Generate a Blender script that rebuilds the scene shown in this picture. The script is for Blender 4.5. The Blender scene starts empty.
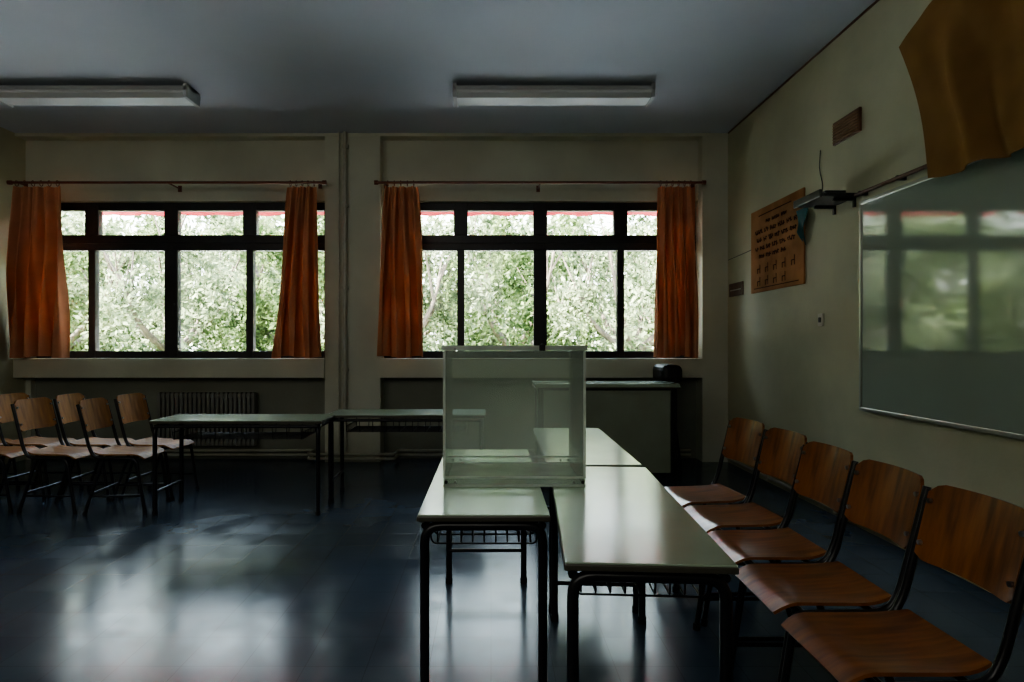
import bpy, bmesh, math, random
import numpy as np
from mathutils import Vector, Matrix
random.seed(7); rng=np.random.default_rng(7)
scene=bpy.context.scene
COL=scene.collection

# ------------------------------------------------------------ materials
def newmat(name):
    m=bpy.data.materials.new(name); m.use_nodes=True
    return m, m.node_tree.nodes, m.node_tree.links
def pmat(name,col,rough=.5,metal=0.,spec=.5,coat=0.,var=.15,scale=6.,bump=0.,bscale=None,rvar=0.,coatr=.1,stretch=(1,1,1)):
    m,N,L=newmat(name); b=N['Principled BSDF']
    b.inputs['Roughness'].default_value=rough; b.inputs['Metallic'].default_value=metal
    b.inputs['Specular IOR Level'].default_value=spec
    b.inputs['Coat Weight'].default_value=coat; b.inputs['Coat Roughness'].default_value=coatr
    tc=N.new('ShaderNodeTexCoord'); mp=N.new('ShaderNodeMapping'); mp.inputs['Scale'].default_value=stretch
    L.new(tc.outputs['Object'],mp.inputs['Vector'])
    n=N.new('ShaderNodeTexNoise'); n.inputs['Scale'].default_value=scale; n.inputs['Detail'].default_value=6
    L.new(mp.outputs[0],n.inputs['Vector'])
    r=N.new('ShaderNodeValToRGB')
    r.color_ramp.elements[0].position=.3; r.color_ramp.elements[1].position=.7
    r.color_ramp.elements[0].color=(*[c*(1-var) for c in col],1)
    r.color_ramp.elements[1].color=(*[min(1,c*(1+var)) for c in col],1)
    L.new(n.outputs['Fac'],r.inputs[0]); L.new(r.outputs[0],b.inputs['Base Color'])
    if rvar:
        mr=N.new('ShaderNodeMapRange'); mr.inputs['To Min'].default_value=max(.02,rough-rvar); mr.inputs['To Max'].default_value=rough+rvar
        mr.inputs['From Min'].default_value=.3; mr.inputs['From Max'].default_value=.7
        L.new(n.outputs['Fac'],mr.inputs['Value']); L.new(mr.outputs[0],b.inputs['Roughness'])
    if bump:
        n2=N.new('ShaderNodeTexNoise'); n2.inputs['Scale'].default_value=bscale or scale*8; n2.inputs['Detail'].default_value=4
        L.new(mp.outputs[0],n2.inputs['Vector'])
        bp=N.new('ShaderNodeBump'); bp.inputs['Strength'].default_value=bump; bp.inputs['Distance'].default_value=.01
        L.new(n2.outputs['Fac'],bp.inputs['Height']); L.new(bp.outputs[0],b.inputs['Normal'])
    return m

M={}
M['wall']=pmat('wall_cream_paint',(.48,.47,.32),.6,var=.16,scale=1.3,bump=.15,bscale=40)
M['walllow']=pmat('wall_lower_dark',(.24,.25,.20),.6,var=.14,scale=1.3,bump=.15,bscale=40)  # darker base colour for the wall below the sill
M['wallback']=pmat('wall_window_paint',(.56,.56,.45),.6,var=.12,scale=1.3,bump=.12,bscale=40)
M['ceil']=pmat('ceiling_paint',(.52,.55,.61),.8,var=.05,scale=1.,bump=.1,bscale=50)
M['frame']=pmat('window_frame_dark',(.018,.015,.018),.4,var=.2,scale=20)
M['black']=pmat('black_tube_enamel',(.010,.010,.013),.3,var=.2,scale=20)
M['rubber']=pmat('black_rubber',(.012,.012,.012),.7,var=.2,scale=20)
M['pipe']=pmat('pipe_paint',(.46,.45,.37),.4,var=.1,scale=8)
M['radi']=pmat('radiator_enamel',(.22,.22,.20),.4,var=.1,scale=8)
M['lampbody']=pmat('lamp_enamel',(.50,.51,.53),.45,var=.05,scale=8)
M['lampdif']=pmat('lamp_diffuser',(.70,.71,.72),.3,var=.03,scale=8)
M['top']=pmat('desk_laminate',(.37,.46,.35),.18,var=.06,scale=3,rvar=.03,spec=.95)
M['edge']=pmat('desk_edge',(.07,.065,.05),.35,var=.15,scale=12)
M['wood']=pmat('varnished_plywood',(.235,.082,.018),.28,var=.45,scale=5,coat=.3,coatr=.18,stretch=(1,7,1),bump=.03)
M['woodlt']=pmat('pale_varnished_plywood',(.33,.15,.04),.55,var=.3,scale=5,spec=.2,stretch=(1,7,1))
M['rod']=pmat('curtain_rod_wood',(.16,.045,.02),.35,var=.2,scale=12)
M['deskpanel']=pmat('desk_panel_laminate',(.26,.29,.22),.5,var=.08,scale=4)
M['screw']=pmat('metal_screw',(.5,.5,.5),.3,metal=1.)
M['alu']=pmat('aluminium_trim',(.45,.46,.42),.35,metal=.8,var=.05)
M['poster']=pmat('poster_paper',(.36,.18,.075),.85,spec=.12,var=.35,scale=3)
M['ink']=pmat('poster_ink',(.06,.028,.018),.85,spec=.1,var=.1)
M['brown']=pmat('brown_plate',(.13,.06,.03),.5,var=.2,scale=15)
M['slat']=pmat('brown_slat',(.24,.13,.06),.5,var=.2,scale=15)
M['teal']=pmat('teal_cloth',(.04,.13,.13),.8,var=.2,scale=12)
M['leather']=pmat('black_leatherette',(.012,.012,.014),.45,var=.2,scale=25,bump=.1)
M['plastic']=pmat('white_plastic',(.55,.53,.45),.4,var=.05)
M['bark']=pmat('tree_bark',(.16,.13,.10),.85,var=.4,scale=9,bump=.5)
M['grass']=pmat('grass_ground',(.10,.14,.04),.9,var=.4,scale=3)
M['bounceslab']=pmat('bounce_slab_pale',(.72,.72,.70),.8,var=.06,scale=3)  # pale tone of the added bounce slab outside
M['board']=pmat('whiteboard_enamel',(.32,.38,.32),.055,var=.05,scale=1.5,spec=1.)

def floor_mat():
    m,N,L=newmat('floor_vinyl_tiles'); b=N['Principled BSDF']
    tc=N.new('ShaderNodeTexCoord')
    br=N.new('ShaderNodeTexBrick'); br.offset=0.; br.squash=1.
    br.inputs['Scale'].default_value=1.0; br.inputs['Brick Width'].default_value=.25; br.inputs['Row Height'].default_value=.25
    br.inputs['Mortar Size'].default_value=.002; br.inputs['Mortar Smooth'].default_value=.6
    br.inputs['Color1'].default_value=(.056,.086,.130,1); br.inputs['Color2'].default_value=(.064,.095,.138,1); br.inputs['Mortar'].default_value=(.042,.062,.090,1)
    L.new(tc.outputs['Object'],br.inputs['Vector'])
    n=N.new('ShaderNodeTexNoise'); n.inputs['Scale'].default_value=1.6; n.inputs['Detail'].default_value=4; n.inputs['Roughness'].default_value=.5
    L.new(tc.outputs['Object'],n.inputs['Vector'])
    mx=N.new('ShaderNodeMix'); mx.data_type='RGBA'; mx.blend_type='MULTIPLY'; mx.inputs['Factor'].default_value=.6
    r=N.new('ShaderNodeValToRGB'); r.color_ramp.elements[0].position=.3; r.color_ramp.elements[1].position=.7
    r.color_ramp.elements[0].color=(.65,.65,.65,1); r.color_ramp.elements[1].color=(1.15,1.15,1.1,1)
    L.new(n.outputs['Fac'],r.inputs[0]); L.new(br.outputs['Color'],mx.inputs['A']); L.new(r.outputs[0],mx.inputs['B'])
    L.new(mx.outputs['Result'],b.inputs['Base Color'])
    n3=N.new('ShaderNodeTexNoise'); n3.inputs['Scale'].default_value=4; n3.inputs['Detail'].default_value=6; n3.inputs['Roughness'].default_value=.65
    L.new(tc.outputs['Object'],n3.inputs['Vector'])
    mr=N.new('ShaderNodeMapRange'); mr.inputs['From Min'].default_value=.35; mr.inputs['From Max'].default_value=.65
    mr.inputs['To Min'].default_value=.16; mr.inputs['To Max'].default_value=.27
    L.new(n3.outputs['Fac'],mr.inputs['Value']); L.new(mr.outputs[0],b.inputs['Roughness'])
    mr2=N.new('ShaderNodeMapRange'); mr2.inputs['From Min'].default_value=.35; mr2.inputs['From Max'].default_value=.62
    mr2.inputs['To Min'].default_value=.22; mr2.inputs['To Max'].default_value=.36
    L.new(n3.outputs['Fac'],mr2.inputs['Value']); L.new(mr2.outputs[0],b.inputs['Specular IOR Level'])
    b.inputs['Specular Tint'].default_value=(.92,1,.74,1)
    bp=N.new('ShaderNodeBump'); bp.inputs['Strength'].default_value=.04; bp.inputs['Distance'].default_value=.004
    ad=N.new('ShaderNodeMath'); ad.operation='SUBTRACT'
    L.new(n.outputs['Fac'],ad.inputs[0]); L.new(br.outputs['Fac'],ad.inputs[1])
    L.new(ad.outputs[0],bp.inputs['Height']); L.new(bp.outputs[0],b.inputs['Normal'])
    return m
M['floor']=floor_mat()

def cloth_mat(name,col,trans=.45):
    m,N,L=newmat(name); N.remove(N['Principled BSDF']); out=N['Material Output']
    tc=N.new('ShaderNodeTexCoord'); n=N.new('ShaderNodeTexNoise'); n.inputs['Scale'].default_value=4
    L.new(tc.outputs['Object'],n.inputs['Vector'])
    r=N.new('ShaderNodeValToRGB'); r.color_ramp.elements[0].color=(*[c*.7 for c in col],1); r.color_ramp.elements[1].color=(*[min(1,c*1.2) for c in col],1)
    L.new(n.outputs['Fac'],r.inputs[0])
    d=N.new('ShaderNodeBsdfDiffuse'); t=N.new('ShaderNodeBsdfTranslucent'); mx=N.new('ShaderNodeMixShader'); mx.inputs[0].default_value=trans
    L.new(r.outputs[0],d.inputs[0]); L.new(r.outputs[0],t.inputs[0]); L.new(d.outputs[0],mx.inputs[1]); L.new(t.outputs[0],mx.inputs[2])
    w=N.new('ShaderNodeTexNoise'); w.inputs['Scale'].default_value=150
    L.new(tc.outputs['Object'],w.inputs['Vector'])
    bp=N.new('ShaderNodeBump'); bp.inputs['Strength'].default_value=.15; bp.inputs['Distance'].default_value=.003
    L.new(w.outputs['Fac'],bp.inputs['Height']); L.new(bp.outputs[0],d.inputs['Normal'])
    L.new(mx.outputs[0],out.inputs[0]); return m
M['curtain']=cloth_mat('curtain_orange_cloth',(.66,.33,.19),.28)
M['drape']=cloth_mat('drape_ochre_cloth',(.27,.155,.06),.06)
M['awning']=cloth_mat('awning_pink_cloth',(.80,.22,.25),.3)

def leaf_mat(name,c1,c2,tr=.35):
    m,N,L=newmat(name); N.remove(N['Principled BSDF']); out=N['Material Output']
    tc=N.new('ShaderNodeTexCoord'); n=N.new('ShaderNodeTexNoise'); n.inputs['Scale'].default_value=2.0; n.inputs['Detail'].default_value=5
    L.new(tc.outputs['Object'],n.inputs['Vector'])
    r=N.new('ShaderNodeValToRGB'); r.color_ramp.elements[0].position=.40; r.color_ramp.elements[1].position=.60
    r.color_ramp.elements[0].color=(*c1,1); r.color_ramp.elements[1].color=(*c2,1)
    L.new(n.outputs['Fac'],r.inputs[0])
    d=N.new('ShaderNodeBsdfDiffuse'); t=N.new('ShaderNodeBsdfTranslucent'); mx=N.new('ShaderNodeMixShader'); mx.inputs[0].default_value=tr
    L.new(r.outputs[0],d.inputs[0]); L.new(r.outputs[0],t.inputs[0]); L.new(d.outputs[0],mx.inputs[1]); L.new(t.outputs[0],mx.inputs[2])
    L.new(mx.outputs[0],out.inputs[0]); return m
M['leaf']=leaf_mat('tree_leaves',(.035,.06,.02),(.20,.26,.11))
M['leafp']=leaf_mat('tree_leaves_pale',(.06,.085,.04),(.38,.43,.26))

def clear_mat(name,tint,haze=.0,hazecol=(.8,.9,.8),rough=.02):
    m,N,L=newmat(name); N.remove(N['Principled BSDF']); out=N['Material Output']
    tr=N.new('ShaderNodeBsdfTransparent'); tr.inputs[0].default_value=(*tint,1)
    g=N.new('ShaderNodeBsdfGlossy'); g.inputs['Roughness'].default_value=rough
    fr=N.new('ShaderNodeFresnel'); fr.inputs[0].default_value=1.45
    m1=N.new('ShaderNodeMixShader'); L.new(fr.outputs[0],m1.inputs[0]); L.new(tr.outputs[0],m1.inputs[1]); L.new(g.outputs[0],m1.inputs[2])
    last=m1
    if haze:
        d=N.new('ShaderNodeBsdfDiffuse'); d.inputs[0].default_value=(*hazecol,1)
        t=N.new('ShaderNodeBsdfTranslucent'); t.inputs[0].default_value=(*hazecol,1)
        md=N.new('ShaderNodeMixShader'); md.inputs[0].default_value=.75; L.new(d.outputs[0],md.inputs[1]); L.new(t.outputs[0],md.inputs[2])
        m2=N.new('ShaderNodeMixShader'); m2.inputs[0].default_value=haze
        tc=N.new('ShaderNodeTexCoord'); n=N.new('ShaderNodeTexNoise'); n.inputs['Scale'].default_value=3; n.inputs['Detail'].default_value=6
        L.new(tc.outputs['Object'],n.inputs['Vector'])
        mr=N.new('ShaderNodeMapRange'); mr.inputs['From Min'].default_value=.3; mr.inputs['From Max'].default_value=.7
        mr.inputs['To Min'].default_value=haze*.5; mr.inputs['To Max'].default_value=haze*1.5
        L.new(n.outputs['Fac'],mr.inputs['Value']); L.new(mr.outputs[0],m2.inputs[0])
        L.new(m1.outputs[0],m2.inputs[1]); L.new(md.outputs[0],m2.inputs[2]); last=m2
    L.new(last.outputs[0],out.inputs[0]); return m
M['glass']=clear_mat('window_glass',(.97,.98,.97))
M['acryl']=clear_mat('ballot_box_acrylic',(.965,.985,.97),haze=.15,hazecol=(.93,.98,.92),rough=.05)
M['acryledge']=clear_mat('ballot_box_acrylic_edge',(.93,.97,.94),haze=.75,hazecol=(.97,1,.96),rough=.1)

# ------------------------------------------------------------ builder
def fillet(pts,rad,n=5):
    pts=[Vector(p) for p in pts]
    if rad<=0 or len(pts)<3: return pts
    out=[pts[0]]
    for i in range(1,len(pts)-1):
        a,b,c=pts[i-1],pts[i],pts[i+1]
        r1=min(rad,(a-b).length*.45); r2=min(rad,(c-b).length*.45)
        p0=b+(a-b).normalized()*r1; p2=b+(c-b).normalized()*r2
        for k in range(n+1):
            t=k/n; out.append(p0*(1-t)**2+b*2*t*(1-t)+p2*t*t)
    out.append(pts[-1]); return out
class B:
    def __init__(s,mats): s.v=[];s.f=[];s.mi=[];s.sm=[];s.mats=mats
    def mid(s,k):
        if k not in s.mats: s.mats.append(k)
        return s.mats.index(k)
    def add(s,vs,fs,k,smooth=False,T=None):
        o=len(s.v)
        for v in vs:
            v=Vector(v); s.v.append(T@v if T else v)
        i=s.mid(k)
        for f in fs: s.f.append([o+a for a in f]); s.mi.append(i); s.sm.append(smooth)
    def box(s,x0,x1,y0,y1,z0,z1,k,bev=0,T=None):
        if bev<=0:
            vs=[(x,y,z) for x in (x0,x1) for y in (y0,y1) for z in (z0,z1)]
            fs=[(0,1,3,2),(4,6,7,5),(0,4,5,1),(2,3,7,6),(0,2,6,4),(1,5,7,3)]
            s.add(vs,fs,k,False,T); return
        bm=bmesh.new(); bmesh.ops.create_cube(bm,size=1)
        for v in bm.verts: v.co=Vector(((x0+x1)/2+v.co.x*(x1-x0),(y0+y1)/2+v.co.y*(y1-y0),(z0+z1)/2+v.co.z*(z1-z0)))
        bmesh.ops.bevel(bm,geom=list(bm.edges),offset=bev,segments=3 if bev>.02 else 2,profile=.5,affect='EDGES')
        bm.verts.index_update()
        s.add([v.co.copy() for v in bm.verts],[[v.index for v in f.verts] for f in bm.faces],k,False,T); bm.free()
    def tube(s,pts,r,k,seg=8,fil=0,r2=None,T=None,caps=True):
        P=fillet(pts,fil); n=len(P)
        d=(P[1]-P[0]).normalized(); up=Vector((0,0,1)) if abs(d.z)<.9 else Vector((1,0,0))
        nn=d.cross(up).normalized(); vs=[];fs=[]
        for i in range(n):
            if i==0: t=(P[1]-P[0])
            elif i==n-1: t=P[-1]-P[-2]
            else: t=(P[i+1]-P[i]).normalized()+(P[i]-P[i-1]).normalized()
            t.normalize(); nn=(nn-t*nn.dot(t)).normalized(); bb=t.cross(nn)
            rr=r if r2 is None else r+(r2-r)*i/(n-1)
            for j in range(seg):
                a=2*math.pi*j/seg; vs.append(P[i]+nn*math.cos(a)*rr+bb*math.sin(a)*rr)
        for i in range(n-1):
            for j in range(seg):
                fs.append((i*seg+j,i*seg+(j+1)%seg,(i+1)*seg+(j+1)%seg,(i+1)*seg+j))
        s.add(vs,fs,k,True,T)
        if caps:
            s.add(vs[:seg],[list(range(seg))[::-1]],k,False,T); s.add(vs[-seg:],[list(range(seg))],k,False,T)
    def sheet(s,fn,nu,nv,th,k,T=None):
        G=[[Vector(fn(i/nu,j/nv)) for j in range(nv+1)] for i in range(nu+1)]
        top=[];bot=[]
        for i in range(nu+1):
            for j in range(nv+1):
                du=G[min(i+1,nu)][j]-G[max(i-1,0)][j]; dv=G[i][min(j+1,nv)]-G[i][max(j-1,0)]
                n=du.cross(dv); n=n.normalized() if n.length>1e-9 else Vector((0,0,1))
                top.append(G[i][j]+n*th/2); bot.append(G[i][j]-n*th/2)
        W=nv+1; o=len(top); fs=[]
        for i in range(nu):
            for j in range(nv):
                a=i*W+j; fs.append((a,a+W,a+W+1,a+1)); fs.append((o+a,o+a+1,o+a+W+1,o+a+W))
        s.add(top+bot,fs,k,True,T)
        rim=[i*W for i in range(nu+1)]+[nu*W+j for j in range(1,W)]+[i*W+nv for i in range(nu-1,-1,-1)]+[j for j in range(nv-1,0,-1)]
        fs=[];m=len(rim); vv=[top[a] for a in rim]+[bot[a] for a in rim]
        for a in range(m): fs.append((a,(a+1)%m,m+(a+1)%m,m+a))
        s.add(vv,fs,k,False,T)
    def mesh(s,name):
        me=bpy.data.meshes.new(name); me.from_pydata([tuple(v) for v in s.v],[],s.f)
        for k in s.mats: me.materials.append(M[k])
        me.polygons.foreach_set('material_index',s.mi); me.polygons.foreach_set('use_smooth',s.sm)
        me.validate(); me.update()
        bm=bmesh.new(); bm.from_mesh(me); bmesh.ops.recalc_face_normals(bm,faces=bm.faces); bm.to_mesh(me); bm.free()
        return me
    def obj(s,name,loc=(0,0,0),rz=0,parent=None):
        o=bpy.data.objects.new(name,s.mesh(name)); COL.objects.link(o); o.location=loc; o.rotation_euler=(0,0,rz)
        if parent: o.parent=parent
        return o
def link(me,name,loc,rz=0,scale=(1,1,1),parent=None):
    o=bpy.data.objects.new(name,me); COL.objects.link(o); o.location=loc; o.rotation_euler=(0,0,rz); o.scale=scale
    if parent: o.parent=parent
    return o

XL,XR=-5.24,2.61; YB=-2.6; YW=6.83; YO=7.22; H=3.62
# ------------------------------------------------------------ room shell
b=B([]); b.box(XL-.2,XR+.2,YB-.2,YO,-.15,0,'floor'); b.obj('floor')
b=B([]); b.box(XL-.2,XR+.2,YB-.2,YO,H,H+.2,'ceil'); b.obj('ceiling')
b=B([]); b.box(XL-.2,XL,YB-.2,YO,0,H,'wall'); b.obj('wall_left')
b=B([]); b.box(XR,XR+.2,YB-.2,YO,0,H,'wall'); b.obj('wall_right')
b=B([]); b.box(XL,XR,YB-.2,YB,0,H,'wall'); b.obj('wall_rear')
WZ0,WZ1=1.15,2.91
OL=(-5.18,-1.83); OR=(-1.22,2.33)
b=B([])
b.box(XL,XR,6.98,YO,WZ1,H,'wallback')
b.box(OL[1],OR[0],YW,YO,0,H,'wallback')
b.box(OR[1],XR,YW,YO,0,H,'wallback')
b.box(XL,OL[0],6.98,YO,0,WZ1,'wallback')
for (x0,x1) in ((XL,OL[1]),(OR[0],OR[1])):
    b.box(x0,x1,7.05,YO,0,.93,'walllow')
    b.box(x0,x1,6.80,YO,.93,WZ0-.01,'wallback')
b.box(XL,XR,6.82,6.98,H-.03,H,'wallback')
b.obj('wall_window')

# windows
def window(name,x0,x1,ms):
    b=B([]); Y0,Y1=7.06,7.14; f='frame'
    b.box(x0,x1,Y0,Y1,WZ0-.01,WZ0+.07,f,.006); b.box(x0,x1,Y0,Y1,WZ1-.09,WZ1,f,.006)
    b.box(x0,x0+.07,Y0,Y1,WZ0,WZ1,f,.006); b.box(x1-.07,x1,Y0,Y1,WZ0,WZ1,f,.006)
    b.box(x0,x1,Y0-.012,Y1,2.365,2.54,f,.008)
    b.box(x0,x1,Y0-.02,Y0,2.44,2.46,f,.004)
    for i,m in enumerate(ms):
        b.box(m-.078,m+.078,Y0-.006,Y1,2.54,WZ1,f,.006)
        b.box(m-(.04 if i!=1 else .075),m+(.04 if i!=1 else .075),Y0-.006,Y1,WZ0,2.37,f,.006)
        if i==1: b.tube([(m+.05,Y0-.02,1.75),(m+.05,Y0-.045,1.75),(m+.05,Y0-.045,1.62)],.008,f,6,.01)
    b.box(x0+.03,x1-.03,7.10,7.106,WZ0+.03,WZ1-.03,'glass')
    b.obj(name)
window('window_1',OL[0],OL[1],(-4.546,-3.642,-2.748))
window('window_2',OR[0],OR[1],(-.344,.561,1.477))

# pipes and cables
b=B([])
b.tube([(2.56,6.7,.13),(2.56,-2.4,.13)],.016,'pipe',8); b.tube([(2.56,6.7,.07),(2.56,-2.4,.07)],.016,'pipe',8)
for y in np.arange(-2,6.6,1.1): b.box(2.54,2.609,y,y+.03,.04,.16,'pipe')
b.obj('heating_pipe')
b=B([])
for z in (.05,.10):
    b.tube([(-5.15,6.99,z),(-2.0,6.99,z),(-2.0,6.75,z),(-1.05,6.75,z),(-1.05,6.99,z),(2.25,6.99,z)],.016,'pipe',8,.05)
b.obj('heating_pipe')
b=B([])
b.tube([(-1.60,6.785,.13),(-1.60,6.785,H)],.022,'pipe',10)
b.tube([(-1.665,6.79,.13),(-1.665,6.79,H)],.009,'pipe',8)
for z in (.35,1.0,1.9,2.8,3.45): b.box(-1.635,-1.565,6.78,6.829,z,z+.035,'pipe',.004)
b.obj('riser_pipe')
b=B([]); b.box(XR-.012,XR,YB,6.80,H-.012,H,'brown'); b.obj('trim_1')
# radiator
b=B([])
for i in range(22):
    x=-3.72+i*.05; b.box(x,x+.036,6.90,6.99,.16,.76,'radi',.01)
b.box(-3.72,-2.63,6.92,6.97,.17,.21,'radi'); b.box(-3.72,-2.63,6.92,6.97,.70,.74,'radi')
b.box(-3.5,-3.47,6.93,7.049,.5,.53,'radi'); b.box(-2.9,-2.87,6.93,7.049,.5,.53,'radi')
b.obj('radiator')

# ceiling lamps
def lamp(x0,x1):
    b=B([]); L=x1-x0
    b.box(-L/2,L/2,-.07,.07,-.04,0,'lampbody',.004)
    prof=[(-.125,-.04),(-.125,-.085),(-.09,-.12),(.09,-.12),(.125,-.085),(.125,-.04)]
    vs=[(x,y,z) for x in (-L/2+.03,L/2-.03) for (y,z) in prof]; n=len(prof)
    fs=[(i,(i+1)%n,n+(i+1)%n,n+i) for i in range(n)]
    b.add(vs,fs,'lampdif')
    b.box(-L/2,-L/2+.035,-.13,.13,-.125,-.0,'lampbody',.006); b.box(L/2-.035,L/2,-.13,.13,-.125,-.0,'lampbody',.006)
    b.box(-L/2,L/2,-.13,-.118,-.06,-.03,'lampbody'); b.box(-L/2,L/2,.118,.13,-.06,-.03,'lampbody')
    b.obj('fluorescent_ceiling_lamp',((x0+x1)/2,5.63,H))
lamp(-.34,1.46); lamp(-4.47,-2.70)

# ------------------------------------------------------------ curtains
CT=[]
def curtain(xt,xb,folds,seed,y=6.70,zt=2.998,zb=1.16):
    r=random.Random(seed); ph=[r.uniform(0,6.28) for _ in range(6)]
    b=B([]); CT.append((xt,int(folds)+2))
    def fn(u,v):
        z=zt+(zb-zt)*v
        e=v**.7
        x0=xt[0]+(xb[0]-xt[0])*e; x1=xt[1]+(xb[1]-xt[1])*e
        uu=u+.03*math.sin(3*v+ph[0]+6*u)
        x=x0+(x1-x0)*uu
        a=.025+.060*min(1,v*2)
        yy=y+a*math.sin(2*math.pi*folds*u+ph[1]+1.6*math.sin(2.6*v+ph[2]))+.016*math.sin(2*math.pi*folds*2.3*u+ph[3]+v*3)
        x+=.020*math.sin(2*math.pi*folds*2*u+ph[4])*v
        if v>.99: z+=.012*math.sin(9*u+ph[5])
        return (max(x,XL+.03),yy,z)
    b.sheet(fn,90,36,.003,'curtain')
    b.obj('curtain')
curtain((-5.17,-4.64),(-5.20,-4.60),4.2,1)
curtain((-2.20,-1.88),(-2.36,-1.84),3.6,2)
curtain((-1.15,-.80),(-1.22,-.70),3.6,3)
curtain((1.80,2.19),(1.78,2.23),4.2,4)
def rod(x0,x1):
    b=B([]); b.tube([(x0,6.70,3.045),(x1,6.70,3.045)],.014,'rod',10)
    for x in (x0,x1):
        b.tube([(x-.02,6.70,3.045),(x+.02,6.70,3.045)],.024,'rod',10)
    for x in (x0+.08,(x0+x1)/2,x1-.08):
        yb=6.98 if XL+.2<x<-1.9 or -1.1<x<2.2 else 6.83
        b.tube([(x,6.70,3.045),(x,yb,3.045)],.009,'rod',8); b.box(x-.02,x+.02,yb-.01,yb,3.01,3.08,'rod')
    for xt,n in CT:
        if x0<xt[0]<x1:
            for i in range(n):
                x=xt[0]+(xt[1]-xt[0])*(i+.5)/n
                b.tube([(x,6.70+.026*math.cos(a),3.035+.030*math.sin(a)) for a in np.linspace(0,2*math.pi,13)],.004,'rod',5,caps=False)
    b.obj('curtain_rod')
rod(-5.2,-1.80); rod(-1.24,2.30)

# ------------------------------------------------------------ school table
def table_mesh():
    b=B([]); W,L,Z=.45,1.30,.72
    b.box(-W/2,W/2,-L/2,L/2,Z-.006,Z,'top',.002)
    b.box(-W/2-.003,W/2+.003,-L/2-.003,L/2+.003,Z-.024,Z-.005,'edge',.004)
    x=W/2-.022
    for y in (-L/2+.03,L/2-.03):
        b.tube([(-x,y,.012),(-x,y,Z-.045),(x,y,Z-.045),(x,y,.012)],.0165,'black',10,.06)
        for sx in (-x,x): b.tube([(sx,y,0),(sx,y,.03)],.020,'rubber',10)
    for sx in (-x,x): b.tube([(sx,-L/2+.03,Z-.045),(sx,L/2-.03,Z-.045)],.013,'black',8)
    b.tube([(-x,L/2-.04,.18),(x,L/2-.04,.18)],.010,'black',8)
    zs=.575
    for i in range(9):
        xx=-.17+i*.0425; b.tube([(xx,-L/2+.16,zs+.05),(xx,-L/2+.16,zs),(xx,L/2-.16,zs),(xx,L/2-.16,zs+.05)],.003,'black',5,.01)
    for y in np.linspace(-L/2+.16,L/2-.16,10):
        b.tube([(-x,y,Z-.05),(-.19,y,zs-.003),(.19,y,zs-.003),(x,y,Z-.05)],.0035,'black',5,.02)
    for y in (-L/2+.16,L/2-.16): b.tube([(-.19,y,zs+.05),(.19,y,zs+.05)],.0045,'black',5)
    return b.mesh('school_table')
TM=table_mesh()
def table(x,y,rz=0): return link(TM,'school_table',(x,y,0),rz)
table(-.025,2.10+.655)
R=math.radians(-3.6)
table(.422+.041,1.63+.655,R)
table(.51,2.97+.66,math.radians(-.8))
table(-1.935,4.69+.225,math.pi/2)
table(-.70,5.07+.225,math.pi/2)

# ------------------------------------------------------------ ballot box
b=B([]); w,d,h,t=.57,.46,.565,.006
b.box(-w/2,w/2,-d/2,-d/2+t,0,h,'acryl'); b.box(-w/2,w/2,d/2-t,d/2,0,h,'acryl')
b.box(-w/2,-w/2+t,-d/2+t,d/2-t,0,h,'acryl'); b.box(w/2-t,w/2,-d/2+t,d/2-t,0,h,'acryl')
b.box(-w/2+t,w/2-t,-d/2+t,d/2-t,0,t,'acryledge')
z0=h+.001; e=.008
b.box(-w/2-e,w/2+e,-d/2-e,-.015,z0,z0+.007,'acryl'); b.box(-w/2-e,w/2+e,.015,d/2+e,z0,z0+.007,'acryl')
b.box(-w/2-e,-.13,-.015,.015,z0,z0+.007,'acryl'); b.box(.13,w/2+e,-.015,.015,z0,z0+.007,'acryl')
for s in (-1,1):
    b.box(-w/2-e,w/2+e,s*(d/2+e)-.003,s*(d/2+e)+.003,z0-.012,z0+.007,'acryledge')
    b.box(s*(w/2+e)-.003,s*(w/2+e)+.003,-d/2-e,d/2+e,z0-.012,z0+.007,'acryledge')
    b.box(-w/2-.004,w/2+.004,s*(d/2+.003)-.003,s*(d/2+.003)+.003,0,.010,'acryledge')
    b.box(-w/2-.004,w/2+.004,s*(d/2+.003)-.003,s*(d/2+.003)+.003,.034,.042,'acryledge')
    b.box(-w/2-.004,w/2+.004,s*(d/2+.003)-.003,s*(d/2+.003)+.003,.010,.034,'acryl')
    for s2 in (-1,1):
        b.box(s*w/2-.005,s*w/2+.005,s2*(d/2+.003)-.002,s2*(d/2+.003)+.002,.035,h-.015,'acryledge')
        b.tube([(s*(w/2-.045),s2*(d/2+.006),.02),(s*(w/2-.045),s2*(d/2+.016),.02)],.006,'screw',8)
        b.tube([(s*(w/2-.045),s2*(d/2+.010),h-.008),(s*(w/2-.045),s2*(d/2+.02),h-.008)],.006,'screw',8)
        b.tube([(s*(w/2-.008),s2*(d/2+.006),.02),(s*(w/2-.008),s2*(d/2+.014),.02)],.007,'rubber',8)
b.box(.10,.125,-d/2-.016,-d/2-.010,h-.014,h+.012,'rubber',.003)
b.tube([(.112,-d/2-.014,h-.01),(.112,-d/2-.02,h+.014),(.112,-d/2+.03,h+.014)],.003,'rubber',6,.01)
b.obj('ballot_box',(.095,2.51+.24,.7205))

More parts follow.
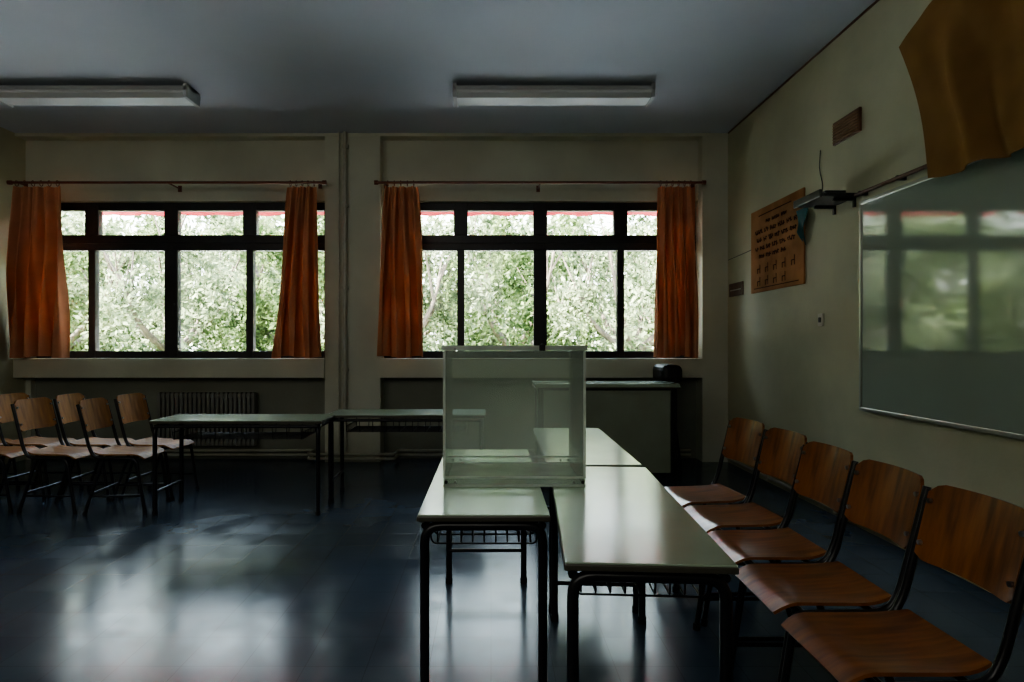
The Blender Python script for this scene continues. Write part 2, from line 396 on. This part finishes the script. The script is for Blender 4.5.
# ------------------------------------------------------------ chair
def chair_mesh(wood):
    b=B([])
    def seat(u,v):
        x=.19-.39*u; y=(-.18+.36*v)
        c=1-.10*max(0,(u-.75)/.25)**2-.05*max(0,(.12-u)/.12)**2
        z=.452-.035*max(0,(.2-u)/.2)**2*1.0+.018*max(0,(u-.7)/.3)**2-.012*math.cos((v-.5)*math.pi)*math.sin(min(1,u*1.3)*math.pi)
        return (x,y*c,z)
    b.sheet(seat,16,12,.010,wood)
    def back(u,v):
        y=-.185+.37*v
        k=abs(2*v-1)
        h0=.625+.02*max(0,(k-.8)/.2)**2; h1=.865-.03*max(0,(k-.75)/.25)**2
        z=h0+(h1-h0)*u
        lean=-.205-(z-.46)*.24
        x=lean-.035*(1-k*k)+.012
        return (x,y,z)
    b.sheet(back,10,16,.010,wood)
    for s in (-1,1):
        y=s*.192
        b.tube([(-.292,y,.84),(-.205,y,.50),(-.165,y,.432),(.14,y,.425),(.205,y,.012)],.0125,'black',8,.05)
        b.tube([(-.10,y,.425),(-.24,y,.012)],.0125,'black',8)
        b.tube([(.2055,y,0),(.203,y,.03)],.016,'rubber',8); b.tube([(-.242,y,0),(-.235,y,.03)],.016,'rubber',8)
        for z in (.68,.81):
            x=-.205-(z-.46)*.24
            b.tube([(x+.012,s*.17,z),(x+.022,s*.17,z)],.008,'screw',8)
    b.tube([(-.13,-.192,.425),(-.13,.192,.425)],.010,'black',8)
    b.tube([(.11,-.192,.422),(.11,.192,.422)],.010,'black',8)
    b.tube([(-.19,-.192,.16),(-.19,.192,.16)],.009,'black',8)
    b.tube([(.185,-.192,.14),(-.192,-.192,.14)],.009,'black',8); b.tube([(.185,.192,.14),(-.192,.192,.14)],.009,'black',8)
    return b.mesh('school_chair')
CM=chair_mesh('wood'); CL=chair_mesh('woodlt')
for (x,y,a) in ((1.17,3.50,186),(1.18,3.07,183),(1.14,2.63,180),(1.12,2.20,179),(1.10,1.77,180)):
    link(CM,'school_chair',(x,y,0),math.radians(a))
for (x,y,a) in ((-2.84,5.36,-4),(-2.86,4.92,3),(-3.36,5.38,2),(-3.36,4.92,-3),(-3.90,5.40,-2),(-3.90,4.94,3),(-4.44,5.36,0),(-4.44,4.92,0)):
    link(CL,'school_chair',(x,y,0),math.radians(a))

# ------------------------------------------------------------ teacher's desk
b=B([]); 
b.box(.42,1.78,5.84,6.30,.89,.925,'top',.006)
b.box(.415,1.785,5.835,6.305,.878,.892,'edge',.004)
b.box(.50,1.70,5.87,5.89,.08,.86,'deskpanel')
for x in (.47,1.73):
    for y in (5.88,6.25):
        b.box(x-.028,x+.028,y-.028,y+.028,0,.88,'black',.005)
    b.box(x-.015,x+.015,5.91,6.22,.10,.15,'black')
    b.box(x-.012,x+.012,5.91,6.22,.6,.86,'deskpanel')
b.box(.47,1.73,5.865,5.895,.86,.88,'black'); b.box(.47,1.73,6.235,6.265,.84,.88,'black')
b.obj('teacher_desk')
b=B([])
b.box(-.11,.11,-.21,.21,.90,1.085,'leather',.055)
b.box(-.03,.05,-.21,.21,.62,.94,'leather',.02)
b.box(-.42,.0,-.21,.21,.44,.52,'leather',.03)
for s in (-1,1):
    b.tube([(.03,s*.2,.98),(.03,s*.2,.45),(.09,s*.2,.0)],.013,'black',8,.04)
    b.tube([(.03,s*.2,.45),(-.36,s*.2,.43),(-.40,s*.2,.0)],.013,'black',8,.04)
b.obj('padded_chair',(1.86,6.55,0),math.radians(0))

# ------------------------------------------------------------ right wall items
b=B([]); y0,y1,z0,z1=1.35,4.33,.85,2.28
b.box(2.585,2.597,y0,y1,z0,z1,'board')
for (a,c,e,f) in ((y0-.01,y1+.01,z0-.015,z0+.01),(y0-.01,y1+.01,z1-.01,z1+.015),(y0-.012,y0+.01,z0,z1),(y1-.01,y1+.012,z0,z1)):
    b.box(2.575,2.609,a,c,e,f,'alu',.003)
b.obj('whiteboard')
b=B([]); b.tube([(2.56,4.35,2.345),(2.56,1.3,2.345)],.014,'brown',8)
for y in (4.3,3.9,2.8,1.6): b.box(2.55,2.609,y-.01,y+.01,2.33,2.36,'black')
b.obj('wall_rail')
b=B([]); b.box(2.33,2.609,4.38,4.76,2.345,2.37,'black',.004); b.box(2.32,2.34,4.38,4.76,2.34,2.395,'black',.004)
for y in (4.44,4.70):
    b.box(2.45,2.609,y-.008,y+.008,2.325,2.345,'black'); b.box(2.595,2.609,y-.012,y+.012,2.28,2.345,'black')
b.box(2.40,2.55,4.45,4.68,2.371,2.405,'black',.006)
b.obj('wall_shelf')
b=B([]); b.tube([(2.59,4.80,2.37),(2.604,4.90,2.42),(2.604,4.86,2.55),(2.604,4.92,2.68),(2.604,4.90,2.83)],.004,'black',6,.08)
b.obj('wall_cable')
b=B([]); b.tube([(2.602,6.8,2.22),(2.602,6.3,2.235),(2.602,6.2,2.24)],.004,'black',6); b.obj('wall_cable')
b=B([])
def tf(u,v):
    return (2.575-.03*math.sin(5*u+2*v)*v,5.03+.20*u-(.10*v)*(u-.5),2.42-.30*v*(.5+.5*math.sin(u*2.6+.3)))
b.sheet(tf,14,14,.004,'teal'); b.obj('teal_cloth')
# poster
b=B([]); b.box(2.592,2.607,5.14,6.18,1.80,2.60,'poster',.003)
rr=random.Random(3); X=2.589
b.box(X,2.593,5.35,6.0,2.53,2.538,'ink')
def word(y,z,l,h):
    n=max(2,int(l/(h*.8)))
    for k in range(n):
        yy=y-l*(k+.5)/n; T=Matrix.Translation((0,yy,z))@Matrix.Rotation(rr.uniform(-.5,.5),4,'X')
        b.box(X,2.593,-.005,.005,-h*rr.uniform(.4,.7),h*rr.uniform(.4,.7),'ink',T=T)
        T=Matrix.Translation((0,yy-.3*l/n,z+rr.uniform(-.4,.4)*h)); b.box(X,2.593,-.4*l/n,.4*l/n,-.004,.004,'ink',T=T)
for row,(zz,h,a,c) in enumerate(((2.46,.025,5.85,5.45),(2.38,.035,6.08,5.3),(2.30,.035,6.05,5.28),(2.22,.035,6.08,5.4),(2.14,.035,6.0,5.5))):
    y=a
    while y>c:
        l=rr.uniform(.07,.16); word(y,zz,l,h); y-=l+.035
for i in range(9):
    y=6.0-i%5*.17; zz=2.02 if i<5 else 1.90
    b.box(X,2.593,y-.03,y+.03,zz,zz+.008,'ink'); b.box(X,2.593,y-.03,y-.023,zz-.04,zz+.045,'ink'); b.box(X,2.593,y+.023,y+.03,zz-.04,zz,'ink')
b.box(X,2.593,5.22,6.10,1.835,1.842,'ink')
b.obj('wall_poster')
b=B([]); b.box(2.59,2.609,4.36,4.70,2.80,2.97,'brown',.003)
for i in range(7): b.box(2.580,2.592,4.375,4.685,2.813+i*.021,2.822+i*.021,'slat')
b.obj('vent_grille')
b=B([]); b.box(2.595,2.609,6.40,6.76,1.81,1.95,'brown',.003); b.box(2.592,2.596,6.44,6.72,1.87,1.88,'plastic'); b.obj('wall_sign')
b=B([]); b.box(2.597,2.609,4.86,4.93,1.44,1.54,'plastic',.004); b.box(2.59,2.598,4.88,4.91,1.47,1.51,'rubber',.003); b.obj('light_switch')
# draped cloth
b=B([])
def df(u,v):
    ya=3.76-.25*v-.05*math.sin(v*math.pi); yb_=1.5
    y=ya+(yb_-ya)*u
    zt=3.10+.42*min(1,u*2.6); zb=2.24-.05*u-.025*abs(math.sin(u*16))
    z=zt+(zb-zt)*v; k=min(1,u*7)
    f=.5+.5*v
    x=2.475-k*f*(.034*math.sin(34*u+2.2*v+1.5*math.sin(3*v))+.020*math.sin(61*u-4*v+1)+.018*math.sin(9*v-22*u))
    return (x,y,z)
b.sheet(df,160,50,.004,'drape'); b.obj('draped_cloth')

# ------------------------------------------------------------ outside
b=B([]); b.box(-40,40,7.3,70,-1.2,-1.0,'grass'); b.obj('ground')
b=B([]); b.box(-12,9,7.23,10.4,.75,.92,'bounceslab'); b.box(-12,9,10.2,10.4,-1.0,.75,'bounceslab'); b.obj('bounce_slab')  # unseen slab, added to bounce sunlight up onto the ceiling
b=B([])
for x0,x1 in ((-5.3,-1.7),(-1.4,2.5)):
    b.sheet(lambda u,v:(x0+(x1-x0)*u,7.35+.75*v,3.40-.30*v),20,6,.004,'awning')
    b.sheet(lambda u,v:(x0+(x1-x0)*u,8.10+.01*math.sin(u*30),3.10-(.12+.01*math.sin(u*50))*v),60,3,.004,'awning')
    b.tube([(x0,8.1,3.10),(x1,8.1,3.10)],.015,'alu',6)
    for x in (x0+.05,x1-.05): b.tube([(x,7.23,3.08),(x,8.1,3.10)],.012,'alu',6)
b.obj('window_awning')

def foliage(n,rx,ry,rz,size,mat,name,ncl=70,sp=.13):
    c=rng.normal(size=(ncl,3)); c/=np.linalg.norm(c,axis=1)[:,None]; c*=(rng.random(ncl)**.4)[:,None]
    idx=rng.integers(0,ncl,n); p=c[idx]+rng.normal(size=(n,3))*sp
    p*=np.array([rx,ry,rz])
    a=rng.normal(size=(n,3)); a/=np.linalg.norm(a,axis=1)[:,None]
    q=rng.normal(size=(n,3)); q=np.cross(a,q); q/=np.linalg.norm(q,axis=1)[:,None]
    s=size*(.6+.8*rng.random(n))[:,None]
    V=np.stack([p-a*s,p+q*s*.45,p+a*s,p-q*s*.45],1).reshape(-1,3)
    me=bpy.data.meshes.new(name); me.from_pydata(V.tolist(),[],np.arange(4*n).reshape(n,4).tolist()); me.materials.append(M[mat]); return me
F=[foliage(8000,2.1,1.7,2.4,.065,'leaf','foliage_mesh',34,.095),foliage(8000,2.2,1.7,2.3,.06,'leafp','foliage_mesh_pale',34,.095)]
FB=foliage(5500,3.2,2.0,3.0,.12,'leafp','foliage_mesh_far',50,.11)
def trunk(seed):
    r=random.Random(seed); b=B([])
    base=Vector((0,0,0)); top=Vector((r.uniform(-.2,.2),0,1.9))
    b.tube([base,(top+base)/2+Vector((.06,.03,0)),top],.15,'bark',8,.4,r2=.10)
    for i in range(6):
        a=i*1.05+r.uniform(-.3,.3); e=top+Vector((math.cos(a)*1.3,math.sin(a)*1.0,r.uniform(1.2,2.6)))
        m=(top+e)/2+Vector((math.cos(a)*.25,math.sin(a)*.25,-.15))
        b.tube([top,m,e],.07,'bark',6,.5,r2=.02)
        for k in range(3):
            f=e+Vector((r.uniform(-.7,.7),r.uniform(-.5,.5),r.uniform(.1,.9))); b.tube([m.lerp(e,.3+.2*k),f],.028,'bark',5,r2=.008)
    return b.mesh('trunk')
TR=[trunk(1),trunk(2)]
def tree(x,y,i,s=1.,fm=None,zc=3.2):
    e=bpy.data.objects.new('tree',None); COL.objects.link(e); e.location=(x,y,-1.0); e.scale=(s,s,s); e.rotation_euler=(0,0,i*1.3)
    link(TR[i%2],'trunk',(0,0,0),parent=e); link(fm or F[i%2],'foliage',(0,0,zc),parent=e)
for i,(x,y) in enumerate(((-9.4,13.6),(-6.8,12.9),(-4.3,13.7),(-1.9,13.0),(.6,13.8),(2.8,13.0),(5.4,13.8),(-12,13.4),(8,13.4))):
    tree(x,y,i,1.08)
for i,x in enumerate((-18,-13.5,-9.5,-6,-2.5,1.5,5.5,9.5,14)):
    tree(x,18.5+(i%3)*1.2,i+3,1.15,FB,2.9)
for i,x in enumerate((-20,-12,-4,4,12)):
    tree(x,26,i,1.4,FB,2.3)

# ------------------------------------------------------------ light
w=bpy.data.worlds.new('sky'); scene.world=w; w.use_nodes=True
N=w.node_tree.nodes; L=w.node_tree.links; bg=N['Background']
tc=N.new('ShaderNodeTexCoord'); sp=N.new('ShaderNodeSeparateXYZ'); L.new(tc.outputs['Generated'],sp.inputs[0])
r=N.new('ShaderNodeValToRGB'); r.color_ramp.elements[0].position=0; r.color_ramp.elements[0].color=(.94,.98,.93,1)
r.color_ramp.elements[1].position=.6; r.color_ramp.elements[1].color=(.60,.77,1,1)
L.new(sp.outputs['Z'],r.inputs[0]); L.new(r.outputs[0],bg.inputs[0]); bg.inputs[1].default_value=12
s=bpy.data.lights.new('sun','SUN'); s.energy=85; s.angle=.02; s.color=(1,.97,.89)
so=bpy.data.objects.new('sun',s); COL.objects.link(so); so.location=(-5,-5,12)
dirv=Vector((.62,.22,-.75)); so.rotation_euler=dirv.to_track_quat('-Z','Y').to_euler()
for nm,(x0,x1) in (('portal_1',OL),('portal_2',OR)):
    a=bpy.data.lights.new(nm,'AREA'); a.shape='RECTANGLE'; a.size=x1-x0; a.size_y=WZ1-WZ0
    a.cycles.is_portal=True
    o=bpy.data.objects.new(nm,a); COL.objects.link(o); o.location=((x0+x1)/2,7.20,(WZ0+WZ1)/2); o.rotation_euler=(math.radians(-90),0,0)
# added soft fill light behind the camera, no fixture there
a=bpy.data.lights.new('rear_fill','AREA'); a.shape='RECTANGLE'; a.size=5; a.size_y=2.4; a.energy=60; a.color=(1,.97,.86)
o=bpy.data.objects.new('rear_fill',a); COL.objects.link(o); o.location=(-2.2,-1.1,3.2); o.rotation_euler=(math.radians(60),0,math.radians(-4))

# ------------------------------------------------------------ camera
c=bpy.data.cameras.new('camera'); co=bpy.data.objects.new('camera',c); COL.objects.link(co)
co.location=(0,0,1.3); co.rotation_euler=(math.radians(90),0,0)
c.sensor_width=36; c.lens=620/1024*36; c.shift_x=21/1024; c.shift_y=3/1024; c.clip_start=.05
scene.camera=co
scene.view_settings.view_transform='AgX'
scene.view_settings.look='AgX - Medium High Contrast'
scene.view_settings.exposure=0.2
